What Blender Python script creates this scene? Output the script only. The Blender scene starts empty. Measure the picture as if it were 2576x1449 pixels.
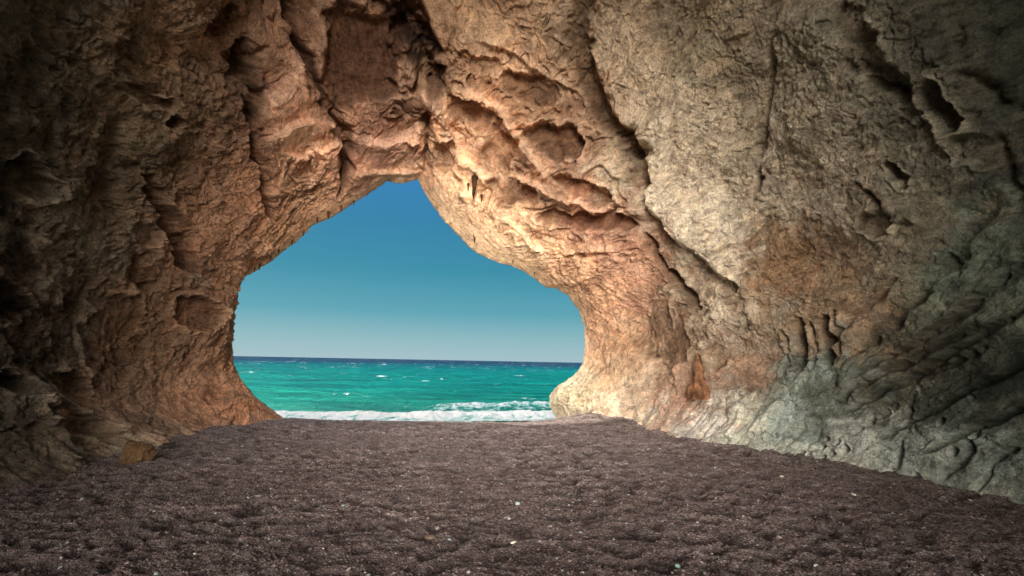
import bpy, math, random
import numpy as np
from mathutils import Vector, Matrix
from mathutils.bvhtree import BVHTree

random.seed(7)
C = bpy.context.scene
COL = C.collection
R = math.radians

# ------------------------------------------------------------------ camera
EYE = Vector((0.0, 0.0, 0.0))            # eye is the origin, the beach lies 2.5 m below it
FLOOR = -2.5
SEA = -3.5
W0, H0, F0 = 2576.0, 1449.0, 1288.0       # survey frame used to take bearings
TILT, ROLL = R(8.15), R(-1.1)
cam_d = bpy.data.cameras.new('camera')
cam = bpy.data.objects.new('camera', cam_d)
COL.objects.link(cam)
cam_d.lens = 18.0
cam_d.sensor_width = 36.0
cam_d.clip_start = 0.05
cam_d.clip_end = 60000
cam.matrix_world = Matrix.Translation(EYE) @ Matrix.Rotation(math.pi/2 + TILT, 4, 'X') @ Matrix.Rotation(-ROLL, 4, 'Z')
C.camera = cam
CM = cam.matrix_world.to_3x3()

def bearing(px, py):
    d = CM @ Vector(((px - W0/2)/F0, -(py - H0/2)/F0, -1.0))
    return d.normalized()

def at_depth(px, py, y):
    d = bearing(px, py)
    return d * (y / d.y)

# ------------------------------------------------------------------ noise (numpy)
def _hash(ix, iy, iz, seed):
    h = (ix.astype(np.uint32)*np.uint32(374761393) + iy.astype(np.uint32)*np.uint32(668265263)
         + iz.astype(np.uint32)*np.uint32(2147483647 & 1274126177) + np.uint32((seed*2654435761) & 0xffffffff))
    h = (h ^ (h >> np.uint32(13)))*np.uint32(1274126177)
    h = h ^ (h >> np.uint32(16))
    return h

_G = np.array([(1,1,0),(-1,1,0),(1,-1,0),(-1,-1,0),(1,0,1),(-1,0,1),(1,0,-1),(-1,0,-1),
               (0,1,1),(0,-1,1),(0,1,-1),(0,-1,-1),(1,1,0),(-1,1,0),(0,-1,1),(0,-1,-1)], np.float32)

def gnoise(P, seed=0):
    """gradient noise about -1..1"""
    I = np.floor(P)
    Fr = (P - I).astype(np.float32)
    I = I.astype(np.int64)
    U = Fr*Fr*Fr*(Fr*(Fr*6 - 15) + 10)
    out = 0
    with np.errstate(over='ignore'):
        for dx in (0, 1):
            wx = U[:, 0] if dx else 1 - U[:, 0]
            for dy in (0, 1):
                wy = U[:, 1] if dy else 1 - U[:, 1]
                for dz in (0, 1):
                    wz = U[:, 2] if dz else 1 - U[:, 2]
                    g = _G[_hash(I[:, 0]+dx, I[:, 1]+dy, I[:, 2]+dz, seed) & np.uint32(15)]
                    d = g[:, 0]*(Fr[:, 0]-dx) + g[:, 1]*(Fr[:, 1]-dy) + g[:, 2]*(Fr[:, 2]-dz)
                    out = out + wx*wy*wz*d
    return out.astype(np.float32)

def fbm(P, oct=4, seed=0, gain=.5, lac=2.03):
    a, s, o = 1.0, 1.0, 0
    for k in range(oct):
        o = o + a*gnoise(P*s + 17.3*k, seed + k)
        a *= gain; s *= lac
    return o

def ridged(P, oct=4, seed=0, gain=.5, lac=2.1):
    a, s, o, w = 1.0, 1.0, 0, 1.0
    for k in range(oct):
        n = 1 - np.abs(gnoise(P*s + 9.1*k, seed + k))*2
        n = np.clip(n, 0, 1)**2
        o = o + a*n*w
        w = np.clip(n*1.6, 0, 1)
        a *= gain; s *= lac
    return o

def worley(P, seed=0):
    """F1 and F2 distances"""
    I = np.floor(P).astype(np.int64)
    Fr = (P - I).astype(np.float32)
    f1 = np.full(len(P), 9, np.float32); f2 = f1.copy()
    with np.errstate(over='ignore'):
        for dx in (-1, 0, 1):
            for dy in (-1, 0, 1):
                for dz in (-1, 0, 1):
                    h = _hash(I[:, 0]+dx, I[:, 1]+dy, I[:, 2]+dz, seed)
                    a = (h & np.uint32(1023)).astype(np.float32)/1023
                    b = ((h >> np.uint32(10)) & np.uint32(1023)).astype(np.float32)/1023
                    c = ((h >> np.uint32(20)) & np.uint32(1023)).astype(np.float32)/1023
                    d = (dx + a - Fr[:, 0])**2 + (dy + b - Fr[:, 1])**2 + (dz + c - Fr[:, 2])**2
                    f2 = np.minimum(f2, np.maximum(d, f1))
                    f1 = np.minimum(f1, d)
    return np.sqrt(f1), np.sqrt(f2)

def facets(P, seed=0, edge=.0):
    """broken rock: every cell is a plane of its own tilt; returns height and how near the cell's edge is"""
    I = np.floor(P).astype(np.int64)
    Fr = (P - I).astype(np.float32)
    f1 = np.full(len(P), 9, np.float32); f2 = f1.copy(); H = np.zeros(len(P), np.float32)
    with np.errstate(over='ignore'):
        for dx in (-1, 0, 1):
            for dy in (-1, 0, 1):
                for dz in (-1, 0, 1):
                    h = _hash(I[:, 0]+dx, I[:, 1]+dy, I[:, 2]+dz, seed)
                    vx = dx + (h & np.uint32(1023)).astype(np.float32)/1023 - Fr[:, 0]
                    vy = dy + ((h >> np.uint32(10)) & np.uint32(1023)).astype(np.float32)/1023 - Fr[:, 1]
                    vz = dz + ((h >> np.uint32(20)) & np.uint32(1023)).astype(np.float32)/1023 - Fr[:, 2]
                    d = vx*vx + vy*vy + vz*vz
                    m = d < f1
                    f2 = np.where(m, f1, np.minimum(f2, d)); f1 = np.where(m, d, f1)
                    g = _G[(h >> np.uint32(5)) & np.uint32(15)]
                    hh = vx*g[:, 0] + vy*g[:, 1] + vz*g[:, 2] + (((h >> np.uint32(15)) & np.uint32(255)).astype(np.float32)/255 - .5)*.5
                    H = np.where(m, hh, H)
    e = np.sqrt(f2) - np.sqrt(f1)
    return H, e

def sstep(a, b, x):
    t = np.clip((x - a)/(b - a), 0, 1)
    return t*t*(3 - 2*t)

# ------------------------------------------------------------------ object helpers
def tag(o, label=None, cat=None, group=None, kind=None):
    if label: o['label'] = label
    if cat: o['category'] = cat
    if group: o['group'] = group
    if kind: o['kind'] = kind
    return o

def mesh_np(name, V, Q, mat, parent=None, attrs=None, normals=None, smooth=True, colours=None):
    me = bpy.data.meshes.new(name)
    V = np.ascontiguousarray(V, np.float32); Q = np.ascontiguousarray(Q, np.int32)
    n, k = Q.shape
    me.vertices.add(len(V)); me.vertices.foreach_set('co', V.ravel())
    me.loops.add(n*k); me.loops.foreach_set('vertex_index', Q.ravel())
    me.polygons.add(n); me.polygons.foreach_set('loop_start', np.arange(0, n*k, k, dtype=np.int32))
    me.update(calc_edges=True)
    me.validate()
    me.polygons.foreach_set('use_smooth', np.full(len(me.polygons), smooth))
    for an, arr in (attrs or {}).items():
        at = me.attributes.new(an, 'FLOAT', 'POINT'); at.data.foreach_set('value', np.ascontiguousarray(arr, np.float32))
    for an, arr in (colours or {}).items():
        at = me.attributes.new(an, 'FLOAT_COLOR', 'POINT')
        c4 = np.ones((len(arr), 4), np.float32); c4[:, :3] = arr
        at.data.foreach_set('color', c4.ravel())
    if normals is not None:
        me.normals_split_custom_set_from_vertices(normals.tolist())
    me.materials.append(mat)
    o = bpy.data.objects.new(name, me); COL.objects.link(o)
    if parent: o.parent = parent
    return o

def srgb(c):
    c = np.asarray(c, float)/255
    return np.where(c <= .04045, c/12.92, ((c + .055)/1.055)**2.4)

# ------------------------------------------------------------------ material helpers
def new_mat(name):
    m = bpy.data.materials.new(name); m.use_nodes = True
    nt = m.node_tree
    for n in list(nt.nodes): nt.nodes.remove(n)
    out = nt.nodes.new('ShaderNodeOutputMaterial')
    b = nt.nodes.new('ShaderNodeBsdfPrincipled')
    nt.links.new(b.outputs[0], out.inputs['Surface'])
    return m, nt, b

def N(nt, t, **kw):
    n = nt.nodes.new(t)
    for k, v in kw.items():
        if k.startswith('i_'):
            key = k[2:]
            n.inputs[int(key) if key.isdigit() else key.replace('_', ' ')].default_value = v
        else:
            setattr(n, k, v)
    return n

def L(nt, a, b): nt.links.new(a, b)

def ramp(nt, fac, stops, interp='LINEAR'):
    r = nt.nodes.new('ShaderNodeValToRGB'); cr = r.color_ramp; cr.interpolation = interp
    while len(cr.elements) < len(stops): cr.elements.new(.5)
    for e, (p, c) in zip(cr.elements, stops):
        e.position = p; e.color = c if len(c) == 4 else (*c, 1)
    L(nt, fac, r.inputs[0])
    return r.outputs[0]

def mathn(nt, op, a, b=None, clamp=False):
    n = nt.nodes.new('ShaderNodeMath'); n.operation = op; n.use_clamp = clamp
    for i, v in enumerate((a, b)):
        if v is None: continue
        if isinstance(v, (int, float)): n.inputs[i].default_value = v
        else: L(nt, v, n.inputs[i])
    return n.outputs[0]

def mixc(nt, fac, a, b, mode='MIX'):
    n = nt.nodes.new('ShaderNodeMix'); n.data_type = 'RGBA'; n.blend_type = mode
    for sock, v in ((n.inputs[0], fac), (n.inputs[6], a), (n.inputs[7], b)):
        if isinstance(v, (int, float)): sock.default_value = v
        elif isinstance(v, tuple): sock.default_value = v if len(v) == 4 else (*v, 1)
        else: L(nt, v, sock)
    return n.outputs[2]

# ------------------------------------------------------------------ the cave's base shell
LIP = [(735,1100,21),(712,1075,21),(693,1052,21),(640,1000,21.2),(603,952,21.5),(589,915,21.7),(585,860,22),(585,800,22),(587,745,22),(593,722,22),
 (612,694,22),(650,670,22.1),(682,648,22.1),(712,624,22.2),(755,590,22.3),(790,556,22.3),(830,536,22.4),(880,508,22.5),
 (925,480,22.6),(966,455,22.8),(980,443,22.9),(1010,448,23),(1040,444,23),(1062,437,23),(1078,468,23),(1104,506,23.1),
 (1140,550,23.2),(1170,580,23.3),(1198,612,23.4),(1235,635,23.6),(1275,652,23.9),(1312,666,24.2),(1350,690,24.5),(1383,719,24.7),
 (1408,724,24.7),(1438,742,24.6),(1464,778,24.5),(1478,820,24.4),(1481,860,24.4),(1476,912,24.6),(1462,936,24.9),
 (1438,957,25.4),(1412,972,25.9),(1396,994,26.3),(1398,1016,26.3),(1416,1042,26.2),(1432,1075,26.0),(1444,1110,26.0)]
CX, CY = 1030.0, 1046.0
PH0, PH1 = -8.0, 188.0
lp = np.array([(math.degrees(math.atan2(CY - y, CX - x)), *at_depth(x, y, d)) for x, y, d in LIP])
lp[:, 0] = np.where(lp[:, 0] < -90, lp[:, 0] + 360, lp[:, 0])
lp = lp[np.argsort(lp[:, 0])]

NS, NV = 2000, 860
phi = np.linspace(PH0, PH1, NS)
def lip_curve(ph):
    return np.stack([np.interp(ph, lp[:, 0], lp[:, k]) for k in (1, 2, 3)], 1)

#  y,   left foot, right foot, crown height, crown x, shoulder exponent
RINGS = [(19.5, -11.1,  6.9, 11.6, -1.5, 2.35),
         (16.8, -11.5,  8.5, 14.6, -1.0, 2.35),
         (13.6, -11.4,  9.5, 16.2, -0.5, 2.3),
         (10.2, -10.5, 10.2, 16.8,  0.0, 2.2),
         ( 6.0, -10.0, 10.3, 16.6,  0.0, 2.2),
         ( 1.5,  -8.8,  8.8, 16.2,  0.0, 2.3),
         (-3.5,  -6.8,  6.4, 15.6,  0.0, 2.4),
         (-8.0,  -5.6,  5.0, 15.0,  0.0, 2.5)]  # unseen rear rings, pinched and raised to shape the light from behind
def arch(ph, ring):
    y, xl, xr, hc, xc, ex = ring
    z0 = FLOOR
    a = np.radians(ph)
    c, s = -np.cos(a), np.sin(a)
    rx = np.where(c < 0, xc - xl, xr - xc)
    rz = hc - z0
    r = 1/((np.abs(c)/rx)**ex + (np.abs(s)/rz)**ex)**(1/ex)
    return np.stack([xc + r*c, np.full_like(a, y), z0 + r*s], 1)

def shell(ph, nv_knots=None):
    ctrl = [lip_curve(ph)] + [arch(ph, r) for r in RINGS]
    l0 = ctrl[0]
    # rim: the rock turns outwards past the lip, away from the cave
    ctr = np.array([[-3.0, 0, 1.0]])
    outw = l0 - ctr; outw[:, 1] = 0; outw /= np.linalg.norm(outw, axis=1)[:, None]
    rim2 = l0 + outw*3.8 + np.array([[0, 3.0, 0]])
    rim1 = l0 + outw*1.0 + np.array([[0, 1.0, 0]])
    return [rim2, rim1] + ctrl

def catmull(P, t):
    n = len(P); i = np.clip(int(math.floor(t)), 0, n-2); u = t - i
    p1, p2 = P[i], P[i+1]
    p0 = P[i-1] if i > 0 else 2*p1 - p2
    p3 = P[i+2] if i+2 < n else 2*p2 - p1
    return .5*((2*p1) + (p2-p0)*u + (2*p0-5*p1+4*p2-p3)*u*u + (3*p1-p0-3*p2+p3)*u**3)

# rows: knots 0,1 = rim, 2 = lip, 3.. = rings
tv = np.concatenate([np.linspace(0, 1, 14)[:-1], np.linspace(1, 2, 40)[:-1], np.linspace(2, 6, 640)[:-1], np.linspace(6, 10, NV-13-39-639)])
def surface(ph, tv):
    K = shell(ph)
    rows = []
    for t in tv:
        if t < 2: rows.append(catmull(K[:3] if t < 1 else K[:4], t) if t >= 1 else catmull(K[:3], t))
        else:
            rows.append(catmull(K[1:], t - 1) if t < 3 else catmull(K, t))
    return np.array(rows)

def foot(Vg):
    """feet of the walls splay inwards over the beach, walls above are hollowed"""
    return Vg

# coarse copy for taking bearings onto the rock
cph = np.linspace(PH0, PH1, 260); ctv = np.linspace(2, 9, 220)
cs = surface(cph, ctv)
cv = cs.reshape(-1, 3)
idx = np.arange(len(cv)).reshape(len(ctv), len(cph))
cq = np.stack([idx[:-1, :-1], idx[:-1, 1:], idx[1:, 1:], idx[1:, :-1]], -1).reshape(-1, 4)
bvh = BVHTree.FromPolygons([Vector(v) for v in cv.tolist()], cq.tolist())
def on_rock(px, py):
    h = bvh.ray_cast(EYE, bearing(px, py))
    if h[0] is None:
        return np.array(at_depth(px, py, 20.0))
    return np.array(h[0])
def rock_uv(px, py):
    p = on_rock(px, py)
    k = int(np.argmin(((cv - p)**2).sum(1)))
    return cph[k % len(cph)], ctv[k // len(cph)]

# ------------------------------------------------------------------ full surface
S = surface(phi, tv)                          # (rows, cols, 3)
def grid_normals(S):
    du = np.gradient(S, axis=1); dv = np.gradient(S, axis=0)
    n = np.cross(du, dv); n /= (np.linalg.norm(n, axis=2)[..., None] + 1e-9)
    return n
Nn = grid_normals(S)
# make the normals look into the cave
mid = S[400, NS//2]; 
if np.dot(Nn[400, NS//2], np.array([0, 5, 0]) - mid) < 0: Nn = -Nn
P = S.reshape(-1, 3).astype(np.float32)
NB = Nn.reshape(-1, 3).astype(np.float32)
TV = np.repeat(tv, NS).astype(np.float32)
PHI = np.tile(phi, len(tv)).astype(np.float32)

def poly_dist(Q, pts):
    """distance to a polyline, running position 0..1 and side (+ right of travel as seen against the normal)"""
    best = np.full(len(Q), 1e9, np.float32); run = np.zeros(len(Q), np.float32); sd = np.zeros(len(Q), np.float32)
    n = len(pts) - 1
    for i in range(n):
        a, b = pts[i], pts[i+1]; ab = b - a; l2 = float(ab @ ab) + 1e-9
        t = np.clip(((Q - a) @ ab)/l2, 0, 1)
        d = Q - (a + t[:, None]*ab)
        dist = np.sqrt((d*d).sum(1))
        m = dist < best
        best[m] = dist[m]; run[m] = (i + t[m])/n
        view = (a + b)/2
        side = np.cross(ab, view)                     # points to one side of the line
        side = side/(np.linalg.norm(side)+1e-9)
        sd[m] = (d[m] @ side)
    return best, run, sd

def local(pts, reach):
    pts = np.array(pts); lo = pts.min(0) - reach; hi = pts.max(0) + reach
    return np.nonzero(((P > lo) & (P < hi)).all(1))[0]

D = np.zeros(len(P), np.float32)          # displacement, + into the cave
FE = np.zeros(len(P), np.float32)         # bleached ribs (+) and stained hollows (-)
wob = np.stack([fbm(P*1.3, 3, 901), fbm(P*1.3 + 31, 3, 902), fbm(P*1.3 + 77, 3, 903)], 1)
wobf = np.stack([fbm(P*5, 2, 911), fbm(P*5 + 31, 2, 912), fbm(P*5 + 77, 2, 913)], 1)
PW = P + wob*.22 + wobf*.05                # warped position so that lines never run clean

rows_k = TV
lip_fade = sstep(2.0, 2.5, rows_k)         # 0 at the lip
lip_fade_s = sstep(1.95, 2.12, rows_k)

# large forms ---------------------------------------------------------------
D += (fbm(P*.16 + 3, 3, 11)*.75)*lip_fade
D += (fbm(P*.42 + 9, 3, 21)*.28)*(.15 + .85*lip_fade)

# masks of character
def zone(pts):      # soft mask about anchors (px, py, radius m, weight)
    m = np.zeros(len(P), np.float32)
    for px, py, r, w in pts:
        c = on_rock(px, py)
        d2 = ((P - c)**2).sum(1)
        m = np.maximum(m, w*np.exp(-d2/(2*r*r)))
    return m
folds = zone([(700,150,2.2,1),(900,200,2.6,1),(800,380,2.0,1),(1000,350,2.,1),(1200,150,2.2,1),(1300,350,2.4,1),(1480,430,2,1),(1150,480,1.6,1),(1300,600,1.8,1),(950,60,3,1),(1500,560,1.6,.8),(1350,80,2.2,.7),(560,120,2,.5)])
pitted = zone([(250,450,3,1),(300,750,3,1),(150,900,3,1),(450,900,2.5,1),(2300,950,3,.4),(2450,1050,2.5,.45),(2200,1050,2,.3),(150,650,3,1),(1800,830,1.0,.8),(1950,200,2.5,.4),(2050,430,3,.4),(330,950,2.5,.9)])
slab = zone([(1700,200,2.4,1),(1750,420,2.2,1),(1850,600,2,1),(2000,350,2.6,1),(2150,600,2.6,1),(1650,60,2.6,1),(2350,550,2.,.8),(1580,200,1.6,1),(2300,150,2.5,.6)])
slab = np.clip(slab*(1 - pitted*.4), 0, 1)
lowr = zone([(2100,1150,1.8,1),(2350,1190,1.8,1),(2200,1050,2.,1),(1900,1060,1.5,1),(2400,950,2.4,1),(1750,1030,1.4,1)])
jamb = zone([(1550,850,1.5,1),(1520,980,1.2,1),(1600,1000,1.2,1),(1500,750,1.2,.8)])
calm = np.clip(np.maximum(slab*.72, np.maximum(lowr*.6, jamb*.8)), 0, 1)
rough = (1 - .8*folds)*(1 - calm)

# flow direction: folds run down towards the mouth
warp = np.stack([fbm(P*.33 + 5, 3, 31), fbm(P*.33 + 15, 3, 32), fbm(P*.33 + 25, 3, 33)], 1)
ang = np.radians(PHI)
FL0 = np.stack([PHI/196*26, TV*2.6, P[:, 2]*.12], 1)
FL = FL0 + warp*1.25
FL2 = FL0 + warp*.45
# overlapping plates (saw-tooth terraces of a warped field)
def plates(F, n, sharp=.16):
    x = F*n; f = x - np.floor(x)
    saw = np.where(f < 1 - sharp, f/(1 - sharp), (1 - f)/sharp)
    return saw.astype(np.float32)
f1 = fbm(FL*np.array([.42, .30, 1.0]), 2, 41) + .06*wob[:, 0]
f2 = fbm(FL*np.array([.5, .9, 1.0]) + 40, 3, 45)
D += folds*(plates(f1, 2.0, .06) - .5)*.24*(.2 + .8*lip_fade)
D += folds*(plates(f2, 2.0, .07) - .5)*.15*(.3 + .7*lip_fade)
f3 = fbm(FL*np.array([.8, 1.5, 1.0]) + 90, 3, 47, gain=.55)
D += np.clip(folds + .35*rough, 0, 1)*(plates(f3, 4.5, .12) - .5)*.060*(.3 + .7*lip_fade)
# silky striations
D += folds*fbm(FL*np.array([5.5, .8, 1.0]) + 3, 3, 51)*.035
D += folds*fbm(FL*np.array([1.3, 6.5, 1.0]) + 8, 3, 56)*.022
strat0 = zone([(2350,900,2.2,1),(2200,1000,2,1),(2450,700,2.0,1),(2100,1100,1.6,.8)])
# broken, faceted rock at three sizes
wf = P + wob*.12
q1, e1 = facets(wf*np.array([.80, .62, .80]), 61)
D += rough*np.clip(q1, -.7, .7)*.15*(1 - .6*strat0)*(.12 + .88*lip_fade)*sstep(0, .05, e1)
q2, e2 = facets(wf*np.array([2.4, 2.0, 2.6]) + wobf*.25, 71)
D += (rough + .08*folds + .25*calm)*q2*.095*(.2 + .8*lip_fade)*sstep(0, .06, e2)
q3, e3 = facets(wf*7.0 + wobf*.5, 76)
D += (.15 + .85*rough + .2*calm)*q3*.036*sstep(0, .08, e3)
# scaly pits drawn out along the flow on the calm rock
FS = FL2 + wob*.15
s1, s2 = worley(FS*np.array([4.6, 2.1, 1.5]) + 11, 171)
s3, s4 = worley(FS*np.array([9.5, 4.6, 3.0]) + 21, 173)
calm2 = np.clip(calm + .25*rough, 0, 1)
pmod = np.clip(fbm(P*.55 + 12, 3, 175)*1.6 + .65, 0, 1.3)
D -= calm2*(sstep(.55, .08, s1)*.085 + sstep(.5, .1, s3)*.036)*pmod*(.4 + .6*lip_fade)
D += calm2*fbm(FS*np.array([3.4, 1.5, 1.4]) + 60, 4, 177, gain=.6)*.05
D += slab*(fbm(FL2*np.array([3.2, .55, 1.0]) + 33, 4, 187, gain=.6)*.085)
D += strat0*fbm(FL2*np.array([3.2, .55, 1.0]) + 43, 4, 189, gain=.6)*.06
# thin bedding that follows the rim of the mouth
rimz = sstep(3.3, 2.3, rows_k)*sstep(1.6, 1.9, rows_k)
D += rimz*(fbm(FL2*np.array([.8, 5.2, 1.2]) + 70, 4, 181, gain=.6)*.07 + (plates(fbm(FL*np.array([.35, 1.6, .6]) + 75, 2, 183), 5, .15) - .5)*.07)*(.3 + .7*sstep(2.0, 2.15, rows_k))
D += fbm(P*19, 3, 81)*.013
# honeycomb pits
h1, h2 = worley(P*np.array([2.3, 2.3, 1.8]) + wob*.8, 91)
pit = sstep(.46, .16, h1)
D -= pitted*pit*.17*(.5 + .8*np.clip(fbm(P*.7, 2, 93) + .3, 0, 1))
h3, h4 = worley(P*np.array([5.2, 5.2, 4.2]) + wob*1.3, 95)
pm2 = np.clip(fbm(P*.8 + 50, 2, 97)*1.4 + .45, 0, 1)
D -= (.35*rough + .65*pitted)*sstep(.45, .12, h3)*.085*pm2*(.2 + .8*lip_fade)
# horizontal-diagonal strata at the lower right
strat = zone([(2350,900,2.2,1),(2200,1000,2,1),(2450,700,2.0,1),(2100,1100,1.6,.8),(2500,520,1.5,.7)])
dn = P @ np.array([0.15, .55, .80]) + .18*wob[:, 1]
st = np.abs(((dn*2.1) % 1) - .5)*2
dn2 = (P + wob*.25) @ np.array([0.1, .50, .86])
st2 = np.abs(((dn2*5.3 + .4*wob[:, 0]) % 1) - .5)*2
D += strat*((sstep(0, .35, st) - .6)*.11 + (sstep(0, .4, st2) - .6)*.035)

D *= 1 - .5*np.clip(strat0 + .6*lowr, 0, 1)
# splayed feet of both walls --------------------------------------------------
up = P[:, 2] - FLOOR
side_l = sstep(95, 60, PHI); side_r = sstep(95, 120, PHI)
ft = np.exp(-np.clip(up, 0, 9)/.85)
D += ft*(1 - 1.0*np.exp(-((TV - 2)/.40)**2))*(1.25*side_l + (1.15 - .75*sstep(3.4, 4.6, TV))*side_r)*(.25 + .75*lip_fade)*(1 + .3*wob[:, 1])
D -= np.exp(-((up - 2.6)/1.5)**2)*.35*lip_fade*(side_l + side_r)

# ------------------------------------------------------------------ traced features
DARK = []
def groove(pix, width, depth, taper=True, edge=0.0, sharp=1.0, warp=1.0):
    pts = [on_rock(*p) for p in pix]
    ii = local(pts, width*3.5 + .5)
    q = P[ii] + (PW[ii] - P[ii])*warp*min(1, width*2.2 + .25)
    d, run, sd = poly_dist(q, pts)
    w = width*(1 if not taper else 1)*(.55 + .9*np.clip(.5 + fbm(P[ii]*1.7, 2, 333), 0, 1))
    if taper: w = w*np.clip(np.minimum(run, 1 - run)*7 + .25, 0, 1)
    D[ii] -= depth*np.exp(-(d/(w + 1e-4))**(2*sharp))
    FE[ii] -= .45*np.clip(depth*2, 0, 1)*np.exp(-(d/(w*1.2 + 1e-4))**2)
    if edge: D[ii] += edge*np.exp(-((np.abs(d) - 1.8*w)/(w + 1e-4))**2)
    return pts

def ridge(pix, width, height, skew=0.0):
    pts = [on_rock(*p) for p in pix]
    ii = local(pts, width*4 + .4)
    q = P[ii] + (PW[ii] - P[ii])*.45
    d, run, sd = poly_dist(q, pts)
    e = np.clip(np.minimum(run, 1 - run)*8 + .1, 0, 1)
    g = np.exp(-(d/width)**1.4)
    g = np.where(sd*np.sign(skew) > 0, np.exp(-(d/(width*.22))**1.5), np.exp(-(d/(width*1.5))**1.2)) if skew else g
    D[ii] += 1.35*height*g*e
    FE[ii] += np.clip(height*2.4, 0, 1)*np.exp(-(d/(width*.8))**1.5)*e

def step(pix, reach, height, soft=.10):
    """one side stands proud: right of the direction of travel when height > 0"""
    pts = [on_rock(*p) for p in pix]
    ii = local(pts, reach*2.2)
    q = P[ii] + (PW[ii] - P[ii])*.8
    d, run, sd = poly_dist(q, pts)
    e = np.clip(np.minimum(run, 1 - run)*6 + .0, 0, 1)
    s = np.clip(sd/soft, -1, 1)
    fall = np.exp(-(d/reach)**2)
    D[ii] += height*.5*s*fall*e*1.0

def pocket(px, py, rx, ry, depth, rot=0, floor_noise=.3):
    """hollow with a crisp rim; radii in survey pixels"""
    c = on_rock(px, py)
    ux = on_rock(px + rx*math.cos(rot), py + rx*math.sin(rot)) - c
    uy = on_rock(px - ry*math.sin(rot), py + ry*math.cos(rot)) - c
    rr = max(np.linalg.norm(ux), np.linalg.norm(uy))
    ii = local([c], rr*1.8)
    d = P[ii] + (PW[ii] - P[ii])*min(1.0, rr*1.6) - c
    A = np.stack([ux, uy], 1)
    ab = d @ np.linalg.pinv(A).T
    r = np.sqrt((ab**2).sum(1))*(1 + .36*fbm(P[ii]*.9, 4, 415))
    off = np.abs(d @ np.cross(ux, uy)/(np.linalg.norm(np.cross(ux, uy)) + 1e-9))
    m = sstep(1.06, .68, r)*(off < rr*1.3)
    D[ii] *= 1 - .6*m
    depth = depth*(.74 if rr > .5 else 1.0)
    D[ii] -= m*depth*(1 + floor_noise*fbm(P[ii]*1.6, 3, 417)) 
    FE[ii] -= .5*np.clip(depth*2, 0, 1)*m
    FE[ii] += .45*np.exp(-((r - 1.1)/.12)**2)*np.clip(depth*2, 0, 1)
    D[ii] += depth*.22*np.exp(-((r - 1.06)/.10)**2)

def smooth(px, py, rx, ry, rot=0, amount=.8, bulge=0.0):
    c = on_rock(px, py)
    ux = on_rock(px + rx*math.cos(rot), py + rx*math.sin(rot)) - c
    uy = on_rock(px - ry*math.sin(rot), py + ry*math.cos(rot)) - c
    rr = max(np.linalg.norm(ux), np.linalg.norm(uy))
    ii = local([c], rr*1.8)
    ab = (P[ii] + (PW[ii] - P[ii]) - c) @ np.linalg.pinv(np.stack([ux, uy], 1)).T
    m = sstep(1.15, .75, np.sqrt((ab**2).sum(1)))
    D[ii] = D[ii]*(1 - amount*m) + bulge*m
for a in [(905,150,125,150,.1,.8,0),(1180,70,130,70,.2,.7,.1),(700,230,70,150,-.3,.75,.2),(810,120,50,120,-.2,.7,0),(1260,170,90,50,.5,.6,0),
          (1190,290,70,45,.4,.8,0),(1480,545,150,30,.1,.85,-.1),(960,400,100,40,0,.6,0),(1200,400,60,70,.5,.7,0),(780,330,70,60,.3,.6,0),(560,110,60,90,-.4,.5,0),
          (1740,950,60,70,0,.7,0),(1560,950,90,80,0,.6,0),(1850,940,60,50,0,.8,-.1),(2330,1190,130,40,.35,.7,.1),(2160,960,90,60,.5,.5,0),(2060,1060,70,50,.4,.6,0),(2330,560,80,60,0,.5,0)]:
    smooth(*a)
# left wall
groove([(607,95),(612,150),(620,240),(630,300)], .42, 1.0)
groove([(620,280),(632,370),(655,425),(672,490),(690,555)], .16, .85, warp=.7)
groove([(360,445),(385,495),(415,540),(455,610),(505,690)], .28, .95, edge=.08, warp=.6)
groove([(355,650),(375,690),(405,730)], .30, .40)
pocket(375, 690, 34, 22, .35, .6)
pocket(500, 790, 60, 46, .55, -.2)
pocket(330, 800, 60, 70, .5, .4)
pocket(255, 860, 40, 70, .45, .2)
pocket(440, 940, 30, 46, .35)
pocket(370, 590, 40, 26, .3, .7)
pocket(90, 470, 90, 60, .7, .2)
pocket(25, 960, 40, 40, .5)
pocket(120, 1060, 110, 40, .35, .35)
pocket(60, 760, 50, 60, .6)
pocket(170, 980, 60, 50, .45)
pocket(360, 245, 70, 28, .3, .4)
pocket(250, 105, 60, 22, .28, -.3)
pocket(420, 300, 30, 20, .25)
pocket(530, 990, 46, 20, .25)
step([(290,250),(330,330),(300,420),(330,520)], .8, .3)
ridge([(0,990),(90,1010),(180,1060),(230,1090)], .35, .22)
groove([(330,170),(345,215),(400,230)], .08, .2)
groove([(320,0),(345,75),(370,170),(400,225)], .05, .15)
groove([(0,330),(20,400),(50,430)], .10, .3)
ridge([(190,1150),(240,1120),(330,1085),(350,1110)], .4, .15)
groove([(345,1108),(338,1070),(300,1040)], .12, .25)
# orange apron at the left foot
step([(390,1085),(450,1075),(500,1040),(600,1010),(660,1020)], .4, .16)

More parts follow.
